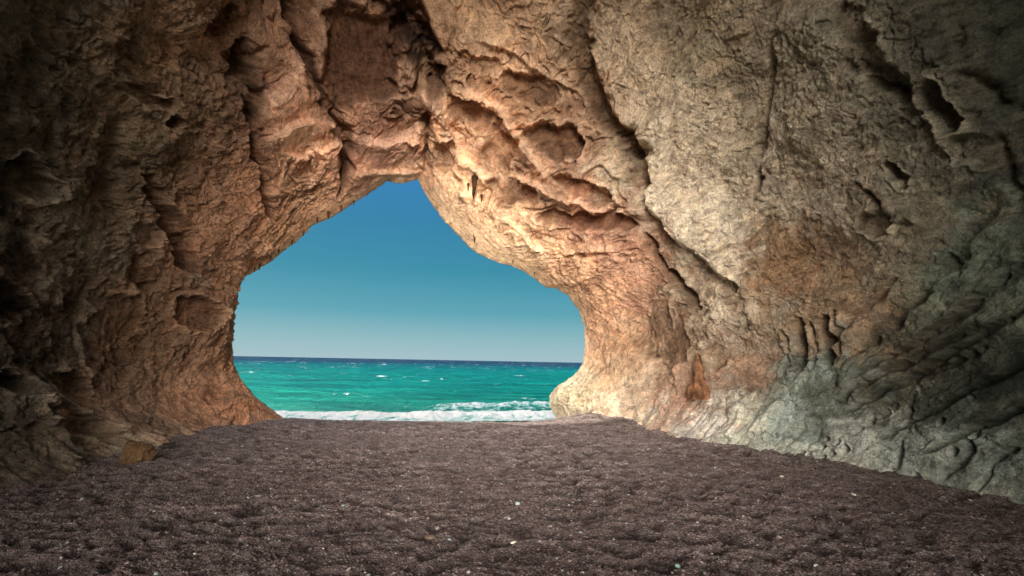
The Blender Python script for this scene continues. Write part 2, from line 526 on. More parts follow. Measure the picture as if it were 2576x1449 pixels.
# ceiling centre
groove([(738,-20),(745,60),(765,130),(795,195),(822,255),(865,340),(882,430),(852,500)], .21, 1.15, edge=.12, warp=.7)
step([(738,-10),(765,130),(822,255),(865,340)], 1.6, -.55, .12)
pocket(912, 150, 108, 135, .95, .15, .12)
pocket(760, 40, 34, 70, .3)
pocket(830, 270, 20, 34, .3)
groove([(1030,45),(1042,90),(1055,140),(1078,190)], .60, 1.7, taper=False, sharp=1.5, warp=.4)
step([(1000,60),(1030,110),(1050,190),(1040,250)], 1.2, -.3, .1)
groove([(1085,210),(1080,290),(1072,355),(1076,430),(1085,460)], .14, .7)
ridge([(1050,205),(1080,240),(1110,300),(1125,370)], .35, .35)
ridge([(640,290),(720,210),(760,130)], .5, .3, 1)
ridge([(650,350),(690,340),(730,310),(780,300),(810,330)], .3, .3, 1)
ridge([(880,345),(960,358),(1040,345),(1062,318)], .3, .42, 1)
ridge([(770,360),(820,400),(800,450),(760,470)], .3, .25, -1)
ridge([(690,380),(760,390),(830,370),(870,340)], .25, .22, 1)
ridge([(880,440),(940,430),(1000,430),(1060,430)], .22, .18, 1)
groove([(505,55),(560,60),(600,10)], .35, .5)
groove([(540,200),(600,180)], .3, .3)

# ceiling right: bowls between ribs
ridge([(1060,215),(1090,290),(1120,370),(1160,440),(1180,520)], .16, .28, 1)
ridge([(1150,480),(1230,520),(1300,570),(1380,640)], .18, .24, 1)
ridge([(1105,225),(1130,325),(1165,410),(1220,440),(1285,446),(1355,466),(1420,505)], .22, .40, 1)
ridge([(1130,215),(1195,235),(1255,275),(1300,340),(1345,400),(1395,465),(1455,505),(1535,530),(1645,525)], .26, .50, 1)
ridge([(1315,325),(1360,300),(1405,294),(1470,310),(1545,345)], .2, .26, 1)
ridge([(1195,100),(1290,130),(1370,190),(1450,230),(1480,290)], .3, .25, -1)
pocket(1190, 290, 72, 42, .62, .35, .08)
pocket(1250, 385, 50, 62, .72, .3, .4)
pocket(1395, 350, 78, 44, .75, .2, .4)
pocket(1330, 230, 76, 36, .55, .35, .4)
pocket(1455, 478, 84, 34, .55, .30, .4)
pocket(1290, 480, 70, 34, .55, .35, .1)
pocket(1480, 553, 130, 24, .55, .10, .05)
pocket(1200, 160, 50, 26, .3, .3)
pocket(1120, 400, 24, 46, .4, .1)
groove([(1462,-10),(1452,90),(1462,170),(1490,235),(1520,300),(1575,345),(1612,395),(1612,450)], .46, .50, taper=False, edge=.06, sharp=1.6, warp=.7)
groove([(1160,0),(1130,100),(1120,160)], .08, .18)
groove([(1580,360),(1600,400)], .25, .4)
# the great leaning slab on the right starts at this edge
step([(1480,60),(1488,140),(1520,255),(1606,342),(1632,425),(1636,515),(1685,590),(1745,645),(1790,682),(1842,724)], 2.0, .62, .16)
step([(1745,645),(1790,682),(1842,724),(1872,790),(1905,860)], 1.2, .30, .15)
ridge([(1600,640),(1500,625),(1400,640)], .15, .14, 1)
groove([(1390,640),(1470,645),(1600,625)], .10, .22)
groove([(1622,590),(1630,640),(1650,685),(1700,735),(1745,775)], .18, .85, edge=.08, warp=.6)
pocket(1640, 800, 30, 60, .45, .3)
pocket(1690, 870, 40, 60, .35, -.2)
pocket(1820, 720, 26, 20, .35)
pocket(1770, 735, 20, 24, .3)
ridge([(1480,600),(1560,660),(1620,700)], .4, .15)
# mouth, right jamb
pocket(1490, 820, 9, 9, .22); pocket(1488, 838, 8, 7, .2)
groove([(1575,900),(1570,960)], .10, .16)
groove([(1500,870),(1515,920),(1480,960)], .09, .14)
groove([(1540,1000),(1520,950),(1530,890)], .07, .10)
pocket(1800, 900, 26, 40, .3)
# flutes by the stalagmite
for k, (x, y0, y1, w, dp) in enumerate([(1985,820,950,.17,.50),(2053,812,930,.17,.50),(2022,830,930,.07,.22),(1955,850,960,.07,.18),(2085,800,900,.07,.2)]):
    groove([(x - 10, y0 - 20),(x, y0),(x + 6, (y0+y1)/2),(x - 2, y1)], w, dp, edge=.06, sharp=1.3, warp=.5)
ridge([(1975,1010),(1950,1050),(1935,1090)], .3, .25)
ridge([(1880,1095),(1890,1050),(1860,1010)], .2, .2)
groove([(1830,1000),(1850,1060),(1840,1090)], .1, .16)
for k in range(16):
    x = 1640 + k*27 + random.uniform(-8, 8); y = 1052 + (x - 1640)*.22
    groove([(x + 16, y - 60 - random.uniform(0, 25)),(x + 4, y - 25),(x - 6, y + 3)], random.uniform(.035, .08), random.uniform(.05, .13), warp=.7)
# the slab
groove([(1965,-20),(1948,120),(1922,260),(1907,380),(1882,500)], .12, .6, warp=.6)
step([(1965,-20),(1948,120),(1922,260),(1907,380),(1882,500)], .7, .22, .06)
groove([(2140,0),(2180,70),(2222,150),(2265,245)], .40, .26, sharp=1.4)
ridge([(2215,0),(2262,90),(2290,170),(2337,300),(2400,390),(2420,420)], .22, .16, -1)
groove([(2200,190),(2262,245)], .07, .30)
pocket(2362, 265, 40, 84, .45, -.5)
pocket(2440, 385, 60, 40, .42, .3)
groove([(2400,170),(2480,230),(2560,300)], .12, .3)
groove([(2560,560),(2500,430),(2480,330)], .1, .3)
pocket(2250, 430, 14, 40, .3, -.5)
pocket(2190, 560, 44, 34, .32, .2)
groove([(2150,450),(2190,500),(2230,560),(2290,560)], .10, .25)
step([(2500,500),(2420,600),(2350,700),(2260,790),(2130,870)], 1.0, .35, .08)
groove([(2315,732),(2255,790),(2196,846),(2120,890)], .09, .4)
groove([(2480,800),(2300,880),(2180,950),(2080,1010)], .10, .26)
groove([(2440,870),(2300,940),(2150,1020)], .09, .24)
groove([(2380,700),(2345,640)], .06, .25)
for x, y, r in [(2047,1144,10),(2063,1140,9),(2087,1125,10),(2118,1112,9),(2162,1080,10),(2186,1062,10),(2212,1040,10),(2232,1024,9),(2247,1018,9),
                (2272,995,10),(2320,952,14),(2345,940,10),(2382,930,15),(2386,893,13),(2420,880,18),(2300,975,9),(2140,1128,12),(2118,1140,8),(2460,860,14),
                (2480,830,15),(2500,790,12),(2330,1010,12),(2420,1000,20),(2450,1090,16),(2520,900,22),(2360,1060,12),(2085,1104,9),(2400,1135,10),(2100,1150,7),(2550,1000,20)]:
    pocket(x, y, min(r, 13)*.85, min(r, 13)*1.1, .24, random.uniform(-.4, .4), .1)
for a in [[(2560,760),(2400,860),(2250,950),(2110,1040)],[(2570,900),(2450,960),(2300,1050),(2200,1110)],[(2576,640),(2470,730),(2330,830),(2200,900),(2110,960)],[(2500,690),(2380,790),(2270,850)],[(2560,1020),(2440,1080),(2330,1140)],[(2230,700),(2120,800),(2060,880)]]:
    groove(a, random.uniform(.05, .10), random.uniform(.16, .30), edge=.05, warp=.5)
groove([(2268,1000),(2272,1080),(2262,1160),(2240,1210)], .07, .25)
groove([(2380,1200),(2420,1160),(2440,1110)], .09, .25)
groove([(2330,1190),(2300,1215)], .06, .2)
groove([(2480,1240),(2500,1170),(2550,1120)], .08, .25)

lipw = np.exp(-((TV - 2)/.10)**2)
D = D*(1 - .80*lipw) - .03*lipw
P2 = P + NB*D[:, None]
# no rock may hang below the beach on the rim side where it would show
G2 = P2.reshape(len(tv), NS, 3)
NG = grid_normals(G2); 
if np.dot(NG[400, NS//2], Nn[400, NS//2]) < 0: NG = -NG
NF = NG.reshape(-1, 3)

# ------------------------------------------------------------------ rock colour (world-space anchors of stone colour, light falloff at the edges painted in)
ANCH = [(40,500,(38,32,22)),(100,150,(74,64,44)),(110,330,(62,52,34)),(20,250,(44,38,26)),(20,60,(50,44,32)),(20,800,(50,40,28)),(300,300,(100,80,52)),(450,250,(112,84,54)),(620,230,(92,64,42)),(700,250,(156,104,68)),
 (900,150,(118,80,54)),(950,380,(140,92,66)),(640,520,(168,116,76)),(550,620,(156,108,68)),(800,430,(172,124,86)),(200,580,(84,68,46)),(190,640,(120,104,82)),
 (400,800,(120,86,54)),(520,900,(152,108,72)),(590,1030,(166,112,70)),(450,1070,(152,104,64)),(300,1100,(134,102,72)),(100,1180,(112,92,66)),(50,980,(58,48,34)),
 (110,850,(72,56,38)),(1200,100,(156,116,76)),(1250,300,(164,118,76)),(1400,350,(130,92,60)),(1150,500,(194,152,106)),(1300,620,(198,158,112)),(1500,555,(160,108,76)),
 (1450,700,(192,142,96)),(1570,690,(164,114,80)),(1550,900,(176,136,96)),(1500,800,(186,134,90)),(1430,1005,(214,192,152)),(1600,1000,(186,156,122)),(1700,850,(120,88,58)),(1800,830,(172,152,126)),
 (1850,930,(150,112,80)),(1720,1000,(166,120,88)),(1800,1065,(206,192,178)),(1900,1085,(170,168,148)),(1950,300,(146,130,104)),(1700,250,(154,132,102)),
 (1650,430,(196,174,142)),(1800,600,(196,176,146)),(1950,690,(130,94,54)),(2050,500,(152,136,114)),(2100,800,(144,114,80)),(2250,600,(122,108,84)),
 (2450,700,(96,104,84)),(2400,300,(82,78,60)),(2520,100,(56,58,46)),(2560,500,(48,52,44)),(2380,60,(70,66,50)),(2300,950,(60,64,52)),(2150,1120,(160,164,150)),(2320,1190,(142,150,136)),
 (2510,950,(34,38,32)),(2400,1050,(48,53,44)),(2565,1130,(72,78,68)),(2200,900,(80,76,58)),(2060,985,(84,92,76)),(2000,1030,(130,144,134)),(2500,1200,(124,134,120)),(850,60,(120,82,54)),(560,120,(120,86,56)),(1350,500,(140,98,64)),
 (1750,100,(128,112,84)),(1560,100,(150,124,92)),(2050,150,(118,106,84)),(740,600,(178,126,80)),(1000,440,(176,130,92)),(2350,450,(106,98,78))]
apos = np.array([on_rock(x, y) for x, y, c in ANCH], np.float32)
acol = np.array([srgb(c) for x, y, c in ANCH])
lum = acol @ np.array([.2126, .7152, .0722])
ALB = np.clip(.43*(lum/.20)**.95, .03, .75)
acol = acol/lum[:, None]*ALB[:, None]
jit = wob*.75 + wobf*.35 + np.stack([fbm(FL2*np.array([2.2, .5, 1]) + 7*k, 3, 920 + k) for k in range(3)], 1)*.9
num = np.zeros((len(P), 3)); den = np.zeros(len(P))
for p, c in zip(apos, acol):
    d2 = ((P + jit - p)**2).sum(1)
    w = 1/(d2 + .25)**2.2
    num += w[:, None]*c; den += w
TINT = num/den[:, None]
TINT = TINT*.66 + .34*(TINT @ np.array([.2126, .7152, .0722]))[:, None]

TINT = TINT*(1 + .22*folds[:, None])*np.array([.985, 1.0, .99])
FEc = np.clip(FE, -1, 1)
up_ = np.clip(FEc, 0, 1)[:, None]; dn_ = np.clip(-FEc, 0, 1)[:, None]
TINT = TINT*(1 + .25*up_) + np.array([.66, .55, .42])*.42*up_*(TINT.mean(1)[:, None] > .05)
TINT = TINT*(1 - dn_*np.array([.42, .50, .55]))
FLS = fbm(FL*np.array([3.5, .6, 1]) + 5, 4, 88)
def stain_shade(pix, width, colour, amount, warp=.6):
    pts = [on_rock(*p) for p in pix]
    ii = local(pts, width*3)
    d, run, sd = poly_dist(P[ii] + (PW[ii] - P[ii])*warp, pts)
    a = .8*amount*np.exp(-(d/width)**2)*np.clip(.62 + 1.3*FLS[ii] + .9*fbm(P[ii]*4, 3, 77), 0, 1)
    TINT[ii] = TINT[ii]*(1 - a[:, None]) + np.array(colour)*a[:, None]
lin = lambda r, g, b: srgb((r, g, b))
stain_shade([(1380,480),(1382,550)], .10, lin(70,50,36), .8)
stain_shade([(1553,530),(1548,566)], .10, lin(70,50,36), .8)
stain_shade([(1300,500),(1400,540),(1520,560),(1640,560)], .35, lin(140,98,72), .3)
stain_shade([(500,690),(512,700)], .4, lin(140,146,146), .7)
stain_shade([(2095,820),(2100,870),(2098,900)], .13, lin(190,205,190), .7)
stain_shade([(1640,1050),(1680,1010)], .25, lin(205,212,200), .7)
stain_shade([(1820,1075),(1870,1020)], .25, lin(225,220,208), .7)
stain_shade([(1760,1060),(1800,1010)], .15, lin(230,225,214), .5)
stain_shade([(1830,1010),(1860,960)], .35, lin(112,68,42), .5)
stain_shade([(1990,950),(1960,1010),(1900,1080)], .35, lin(122,136,118), .45)
stain_shade([(1320,950),(1500,900),(1600,860)], .2, lin(150,92,60), .2)
stain_shade([(530,985),(600,1000)], .25, lin(70,54,34), .7)
stain_shade([(300,1060),(360,1065)], .3, lin(76,54,30), .5)
stain_shade([(400,1040),(480,1060)], .2, lin(76,54,30), .4)
stain_shade([(90,1060),(190,1090)], .5, lin(96,70,36), .5)
stain_shade([(1500,1010),(1440,1000),(1400,1000)], .35, lin(224,206,168), .6)
stain_shade([(2480,600),(2400,720),(2340,800)], .7, lin(104,122,104), .55)
stain_shade([(640,150),(610,250)], .4, lin(60,42,28), .5)
stain_shade([(610,1040),(680,1045)], .3, lin(190,112,56), .6)
stain_shade([(520,1010),(660,1030)], .3, lin(170,100,52), .4)
stain_shade([(1030,40),(1045,90),(1057,140),(1078,200)], .6, lin(44,26,22), 1.1)  # darkness inside the chimney painted into the rock colour
stain_shade([(1462,-10),(1452,90),(1462,170),(1490,235),(1520,300),(1575,345),(1612,395),(1612,450)], .34, lin(122,94,62), .7)
# bleached band just above the pebbles
band = np.exp(-np.clip(P2[:, 2] - FLOOR - .1, 0, 9)/.45)*(side_r + .4*side_l)*np.clip(.6 + fbm(P*1.2, 3, 55), 0, 1)
TINT = TINT*(1 - .35*band[:, None]) + lin(196,190,172)*.35*band[:, None]
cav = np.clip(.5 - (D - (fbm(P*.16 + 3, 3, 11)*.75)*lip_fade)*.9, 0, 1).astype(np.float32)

KN = np.stack([rimz, np.maximum(folds, slab), calm], 1)
# ------------------------------------------------------------------ rock material
def rock_material(name='cave_rock', use_tint=True, base=(.3, .2, .13), bump=1.0):
    m, nt, b = new_mat(name)
    tc = N(nt, 'ShaderNodeTexCoord').outputs['Object']
    if use_tint:
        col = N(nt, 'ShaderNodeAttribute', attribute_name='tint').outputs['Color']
    else:
        rgb = N(nt, 'ShaderNodeRGB'); rgb.outputs[0].default_value = (*base, 1); col = rgb.outputs[0]
    def noise(scale, detail=6, rough=.6, dist=0.0, vec=None):
        n = N(nt, 'ShaderNodeTexNoise'); n.inputs['Scale'].default_value = scale; n.inputs['Detail'].default_value = detail
        n.inputs['Roughness'].default_value = rough; n.inputs['Distortion'].default_value = dist
        L(nt, vec or tc, n.inputs['Vector']); return n
    n1 = noise(.9, 8, .65, .6).outputs[0]
    n2 = noise(4.5, 8, .7, .3).outputs[0]
    n3 = noise(22, 5, .75).outputs[0]
    # blotches of warm ochre and of grey crust
    v1 = ramp(nt, n1, [(.30, (.62,.58,.55)), (.5, (1,1,1)), (.72, (1.22,1.18,1.10))])
    c1 = mixc(nt, 1.0, col, v1, 'MULTIPLY')
    v2 = ramp(nt, n2, [(.32, (.50,.46,.42)), (.5, (1,1,1)), (.68, (1.28,1.24,1.18))])
    c2 = mixc(nt, .9, c1, v2, 'MULTIPLY')
    v3 = ramp(nt, n3, [(.32, (.50,.48,.46)), (.52, (1.04,1.04,1.04)), (.70, (1.42,1.40,1.37))])
    c3 = mixc(nt, 1.0, c2, v3, 'MULTIPLY')
    if use_tint:
        fw = N(nt, 'ShaderNodeAttribute', attribute_name='flow').outputs['Vector']
        kn = N(nt, 'ShaderNodeSeparateColor'); L(nt, N(nt, 'ShaderNodeAttribute', attribute_name='kinds').outputs['Color'], kn.inputs[0])
        def streak(sx_, sy_, det=7):
            mp = N(nt, 'ShaderNodeMapping'); mp.inputs['Scale'].default_value = (sx_, sy_, 1.5); L(nt, fw, mp.inputs['Vector'])
            return noise(1.0, det, .72, .15, mp.outputs[0]).outputs[0]
        sA = streak(1.1, 11); sB = streak(10, 1.6)
        stn = N(nt, 'ShaderNodeMix'); stn.data_type = 'FLOAT'
        L(nt, kn.outputs[0], stn.inputs[0]); L(nt, sB, stn.inputs[2]); L(nt, sA, stn.inputs[3]); strk = stn.outputs[0]
        sv = ramp(nt, strk, [(.34, (.60,.53,.48)), (.5, (1,1,1)), (.64, (1.30,1.26,1.20))])
        c3 = mixc(nt, mathn(nt, 'ADD', .3, mathn(nt, 'MULTIPLY', mathn(nt, 'MAXIMUM', kn.outputs[0], kn.outputs[1]), .7), True), c3, sv, 'MULTIPLY')
    # rusty veils
    n4 = noise(.55, 6, .6, 1.2).outputs[0]
    rm = ramp(nt, n4, [(.50, (0,0,0)), (.68, (1,1,1))])
    c4 = mixc(nt, mathn(nt, 'MULTIPLY', rm, .18), c3, mixc(nt, 1.0, c3, (1.25, .82, .55, 1), 'MULTIPLY'))
    # hairline cracks
    vo = N(nt, 'ShaderNodeTexVoronoi', feature='DISTANCE_TO_EDGE'); vo.inputs['Scale'].default_value = .7
    wv = N(nt, 'ShaderNodeVectorMath', operation='ADD')
    nn = noise(1.8, 6, .7); sc = N(nt, 'ShaderNodeVectorMath', operation='SCALE'); sc.inputs['Scale'].default_value = 1.0
    L(nt, nn.outputs['Color'], sc.inputs[0]); L(nt, tc, wv.inputs[0]); L(nt, sc.outputs[0], wv.inputs[1]); L(nt, wv.outputs[0], vo.inputs['Vector'])
    cr = ramp(nt, vo.outputs['Distance'], [(0.0, (0,0,0)), (.012, (1,1,1))])
    n5 = noise(.45, 3, .5).outputs[0]
    crm = ramp(nt, n5, [(.52, (0,0,0)), (.62, (1,1,1))])
    crk = mathn(nt, 'MULTIPLY', mathn(nt, 'SUBTRACT', 1.0, cr), crm)
    c5 = mixc(nt, mathn(nt, 'MULTIPLY', crk, .65), c4, (.03, .022, .016, 1))
    if use_tint:
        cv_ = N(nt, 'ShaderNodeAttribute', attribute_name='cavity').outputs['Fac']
        cav_tone = ramp(nt, cv_, [(.35, (1.12,1.12,1.12)), (.55, (.95,.93,.90)), (.9, (.48,.43,.38))])  # darker where the rock is recessed
        c5 = mixc(nt, .8, c5, cav_tone, 'MULTIPLY')
    vq = N(nt, 'ShaderNodeTexVoronoi', feature='F1'); vq.inputs['Scale'].default_value = 16
    L(nt, wv.outputs[0], vq.inputs['Vector'])
    pq = ramp(nt, vq.outputs['Distance'], [(.08, (.48,.44,.40)), (.34, (1.05,1.05,1.05))])
    c5 = mixc(nt, mathn(nt, 'MULTIPLY', ramp(nt, n2, [(.40, (0,0,0)), (.55, (1,1,1))]), .85), c5, pq, 'MULTIPLY')
    L(nt, c5, b.inputs['Base Color'])
    b.inputs['Roughness'].default_value = .88
    b.inputs['Specular IOR Level'].default_value = .25
    # fine relief
    n6 = noise(13, 9, .72, .4).outputs[0]
    vp = N(nt, 'ShaderNodeTexVoronoi', feature='F1'); vp.inputs['Scale'].default_value = 9; vp.inputs['Randomness'].default_value = 1
    L(nt, wv.outputs[0], vp.inputs['Vector'])
    pits = ramp(nt, vp.outputs['Distance'], [(.05, (0,0,0)), (.42, (1,1,1))])
    h = mathn(nt, 'ADD', mathn(nt, 'MULTIPLY', n6, 1.0), mathn(nt, 'MULTIPLY', pits, .35))
    h = mathn(nt, 'SUBTRACT', h, mathn(nt, 'MULTIPLY', crk, .8))
    if use_tint: h = mathn(nt, 'ADD', h, mathn(nt, 'MULTIPLY', strk, 1.1))
    bp = N(nt, 'ShaderNodeBump'); bp.inputs['Strength'].default_value = 1.0*bump; bp.inputs['Distance'].default_value = .07
    L(nt, h, bp.inputs['Height'])
    n7 = noise(60, 4, .7).outputs[0]
    bp2 = N(nt, 'ShaderNodeBump'); bp2.inputs['Strength'].default_value = .6*bump; bp2.inputs['Distance'].default_value = .015
    L(nt, n7, bp2.inputs['Height']); L(nt, bp.outputs[0], bp2.inputs['Normal'])
    L(nt, bp2.outputs[0], b.inputs['Normal'])
    return m
ROCK = rock_material()

# ------------------------------------------------------------------ cave > left_wall, ceiling, right_wall
cave = bpy.data.objects.new('cave', None); COL.objects.link(cave)
tag(cave, 'rugged tan limestone sea cave arching over the pebble beach', 'cave', kind='structure')
def border(pix):
    uv = sorted((rock_uv(*p)[::-1] for p in pix))
    return np.interp(tv, [u for u, _ in uv], [v for _, v in uv])
bl = border([(640,665),(690,555),(672,490),(655,425),(632,370),(620,240),(607,120),(600,10)])
br = border([(1300,660),(1560,565),(1636,515),(1606,342),(1520,255),(1488,140),(1480,20)])
br = np.maximum.accumulate(br[::-1])[::-1]*0 + br
fr = (np.arange(len(tv)-1))
PHF = (phi[:-1] + phi[1:])/2
wobg = wob[:, 0].reshape(len(tv), NS)[:-1, :-1]*2.0
lab = np.ones((len(tv)-1, NS-1), int)
lab[(PHF[None, :] + wobg) < bl[:-1, None]] = 0
lab[(PHF[None, :] + wobg) > br[:-1, None]] = 2
gi = np.arange(len(P)).reshape(len(tv), NS)
Qa = np.stack([gi[:-1, :-1], gi[1:, :-1], gi[1:, 1:], gi[:-1, 1:]], -1)
_r, _c = 400, NS//2
_fn = np.cross(G2[_r+1, _c] - G2[_r, _c], G2[_r+1, _c+1] - G2[_r, _c])
if np.dot(_fn, NG[_r, _c]) < 0: Qa = Qa[..., ::-1]
for k, nm in enumerate(('left_wall', 'ceiling', 'right_wall')):
    q = Qa[lab == k]
    used, inv = np.unique(q, return_inverse=True)
    q = inv.reshape(-1, 4)
    n = NF[used]
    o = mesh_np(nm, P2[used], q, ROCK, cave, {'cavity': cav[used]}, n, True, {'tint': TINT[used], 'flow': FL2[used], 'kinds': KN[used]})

# BVH of the finished rock, on a thinned grid, for standing things against it
T = G2[::4, ::4]
ti = np.arange(T.shape[0]*T.shape[1]).reshape(T.shape[:2])
tq = np.stack([ti[:-1, :-1], ti[:-1, 1:], ti[1:, 1:], ti[1:, :-1]], -1).reshape(-1, 4)
bvh2 = BVHTree.FromPolygons(T.reshape(-1, 3).tolist(), tq.tolist())
def on_cave(px, py):
    h = bvh2.ray_cast(EYE, bearing(px, py)); return h[0] if h[0] else Vector(at_depth(px, py, 20))

# ------------------------------------------------------------------ dripstone parts
def blob_mesh(name, rings, seg, mat, parent, noise_amp=.15, seed=0, loc=(0,0,0), tint=None):
    """rings: list of (z, radius, dx, dy)"""
    V = []
    ra = np.array(rings, float); tt = np.linspace(0, len(ra)-1, len(ra)*4)
    rings = [tuple(np.interp(t_, np.arange(len(ra)), ra[:, k]) for k in range(4)) for t_ in tt]
    for (z, r, dx, dy) in rings:
        for j in range(seg):
            a = 2*math.pi*j/seg
            V.append((dx + r*math.cos(a), dy + r*math.sin(a), z))
    V = np.array(V, np.float32)
    nz = fbm(V*4/max(.3, abs(rings[0][0]-rings[-1][0])) + seed*13.7, 3, 500 + seed)
    ctr = np.repeat(np.array([(dx, dy, z) for z, r, dx, dy in rings], np.float32), seg, 0)
    V = ctr + (V - ctr)*(1 + noise_amp*2*nz[:, None])
    Q = []
    for i in range(len(rings)-1):
        for j in range(seg):
            Q.append((i*seg+j, i*seg+(j+1) % seg, (i+1)*seg+(j+1) % seg, (i+1)*seg+j))
    V = V + np.array(loc, np.float32)
    kw = {}
    if tint is not None:
        tn = 1 + .5*fbm(V*np.array([9, 9, 2.5]) + seed, 3, 520) + .35*nz
        kw = dict(colours={'tint': np.array(tint)[None]*tn[:, None], 'flow': (V*3).astype(np.float32), 'kinds': np.tile([0, 1., 0], (len(V), 1))}, attrs={'cavity': .5 - .6*nz})
    return mesh_np(name, V, np.array(Q), mat, parent, **kw)

LIPROW = int(np.argmin(np.abs(tv - 2)))
_lr = G2[LIPROW-4:LIPROW+5, ::2].reshape(-1, 3); _lb = _lr/np.linalg.norm(_lr, axis=1)[:, None]
def drip(px, py, length, rad, seed, tint, lift=.15, toward=.0, rim=False):
    p = on_cave(px, py)
    if rim: p = Vector(_lr[int(np.argmax(_lb @ np.array(bearing(px, py))))])
    p = p - p.normalized()*toward
    rg = []
    n = 9
    lean = random.uniform(-.08, .08)
    for i in range(n):
        t = i/(n-1)
        rg.append((lift - t*(length + lift), rad*(1 - t)**.75*(1.25 if i == 0 else 1) + .004, lean*t*length, 0))
    blob_mesh('stalactite', rg, 12, ROCK, cave, .25, seed, p, tint)
for i, (x, y, l, r_) in enumerate([(1196,452,.95,.13),(1212,498,.22,.06),(1178,470,.25,.06),(826,532,.34,.07),(798,548,.24,.06),(858,518,.22,.06),(735,605,.26,.06),(762,582,.24,.06),(700,628,.2,.05),
                               (655,664,.30,.07),(640,673,.2,.05),(612,690,.28,.05),(594,722,.3,.05),(890,506,.2,.05),(1238,560,.25,.05),(1290,652,.16,.04),(1345,684,.16,.04),(680,645,.18,.05)]):
    drip(x, y, l, r_, i, lin(112,80,56)*1.0 if i else lin(90,64,44), toward=.12 if i < 3 else .0, rim=i > 2, lift=.15 if i < 3 else .10)

# stalagmite hugging the right wall
p = on_cave(1757, 962)
rg = [(-.6,.62,0,0),(-.15,.50,0,0),(.05,.42,0,0),(.2,.36,-.02,0),(.35,.31,-.03,0),(.5,.28,.0,0),(.7,.25,.03,0),(.85,.20,.04,0),(.98,.15,.03,0),(1.05,.08,.02,0),(1.08,.01,.02,0)]
rg = [(z_, r_*.66, a_, b_) for z_, r_, a_, b_ in rg]
blob_mesh('stalagmite', rg, 48, ROCK, cave, .24, 60, p - p.normalized()*.22, lin(172,124,92)*.85)

# ------------------------------------------------------------------ beach
def floor_z(x, y):
    """height of the beach without its texture"""
    z = np.full_like(x, FLOOR)
    z = z + .36*np.exp(-(((x - 4.4)/2.3)**2 + ((y - 23.5)/3.2)**2))
    z = z + .04*np.exp(-(((x + 9)/2.5)**2 + ((y - 18)/4)**2))
    crest = 21.6 + .25*np.sin(x*.35 + 1) + 1.8*sstep(0, 5, x)
    z = z - 1.9*sstep(0, 11, y - crest)*1.0 - .12*np.clip(y - crest, 0, 8)*.6
    z = np.where(y > 40, np.minimum(z, SEA - .8), z)
    return z
def grid_xy(xs, ys):
    X, Y = np.meshgrid(xs, ys)
    return X.ravel().astype(np.float64), Y.ravel().astype(np.float64)
def grid_q(nx, ny):
    g = np.arange(nx*ny).reshape(ny, nx)
    return np.stack([g[:-1, :-1], g[:-1, 1:], g[1:, 1:], g[1:, :-1]], -1).reshape(-1, 4)

def beach_relief(x, y, full=False):
    p = np.stack([x, y, np.zeros_like(x)], 1).astype(np.float32)
    w = np.stack([fbm(p*1.1, 2, 201), fbm(p*1.1+9, 2, 202), 0*p[:, 0]], 1)
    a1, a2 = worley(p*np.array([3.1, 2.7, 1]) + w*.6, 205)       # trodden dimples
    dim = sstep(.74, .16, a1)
    b1, b2 = worley(p*np.array([4.3, 4.9, 1]) + w*.8 + 30, 206)
    soft = np.clip(.75 + .8*fbm(p*.35, 2, 209), .35, 1.3)
    z = -dim*.11*soft - sstep(.6, .1, b1)*.05*soft + fbm(p*.5, 3, 210)*.05
    z += fbm(p*7, 3, 212)*.012 + fbm(p*22, 2, 214)*.008
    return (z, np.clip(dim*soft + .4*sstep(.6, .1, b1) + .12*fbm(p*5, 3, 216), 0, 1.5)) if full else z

# rows closer together near the camera
ys = np.concatenate([np.linspace(3.5, 9, 560)[:-1], np.linspace(9, 16, 420)[:-1], np.linspace(16, 26, 360)[:-1], np.linspace(26, 44, 60)])
xn = np.linspace(-1, 1, 1250)
Xg = np.empty((len(ys), len(xn))); Yg = np.repeat(ys[:, None], len(xn), 1)
half = np.clip(ys*1.12 + 1.5, 7, 16)
Xg = xn[None, :]*half[:, None]
x, y = Xg.ravel(), Yg.ravel()
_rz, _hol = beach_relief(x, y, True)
z = floor_z(x, y) + _rz*(1 - .6*sstep(20, 24, y))
BV = np.stack([x, y, z], 1)
BQ = grid_q(len(xn), len(ys))

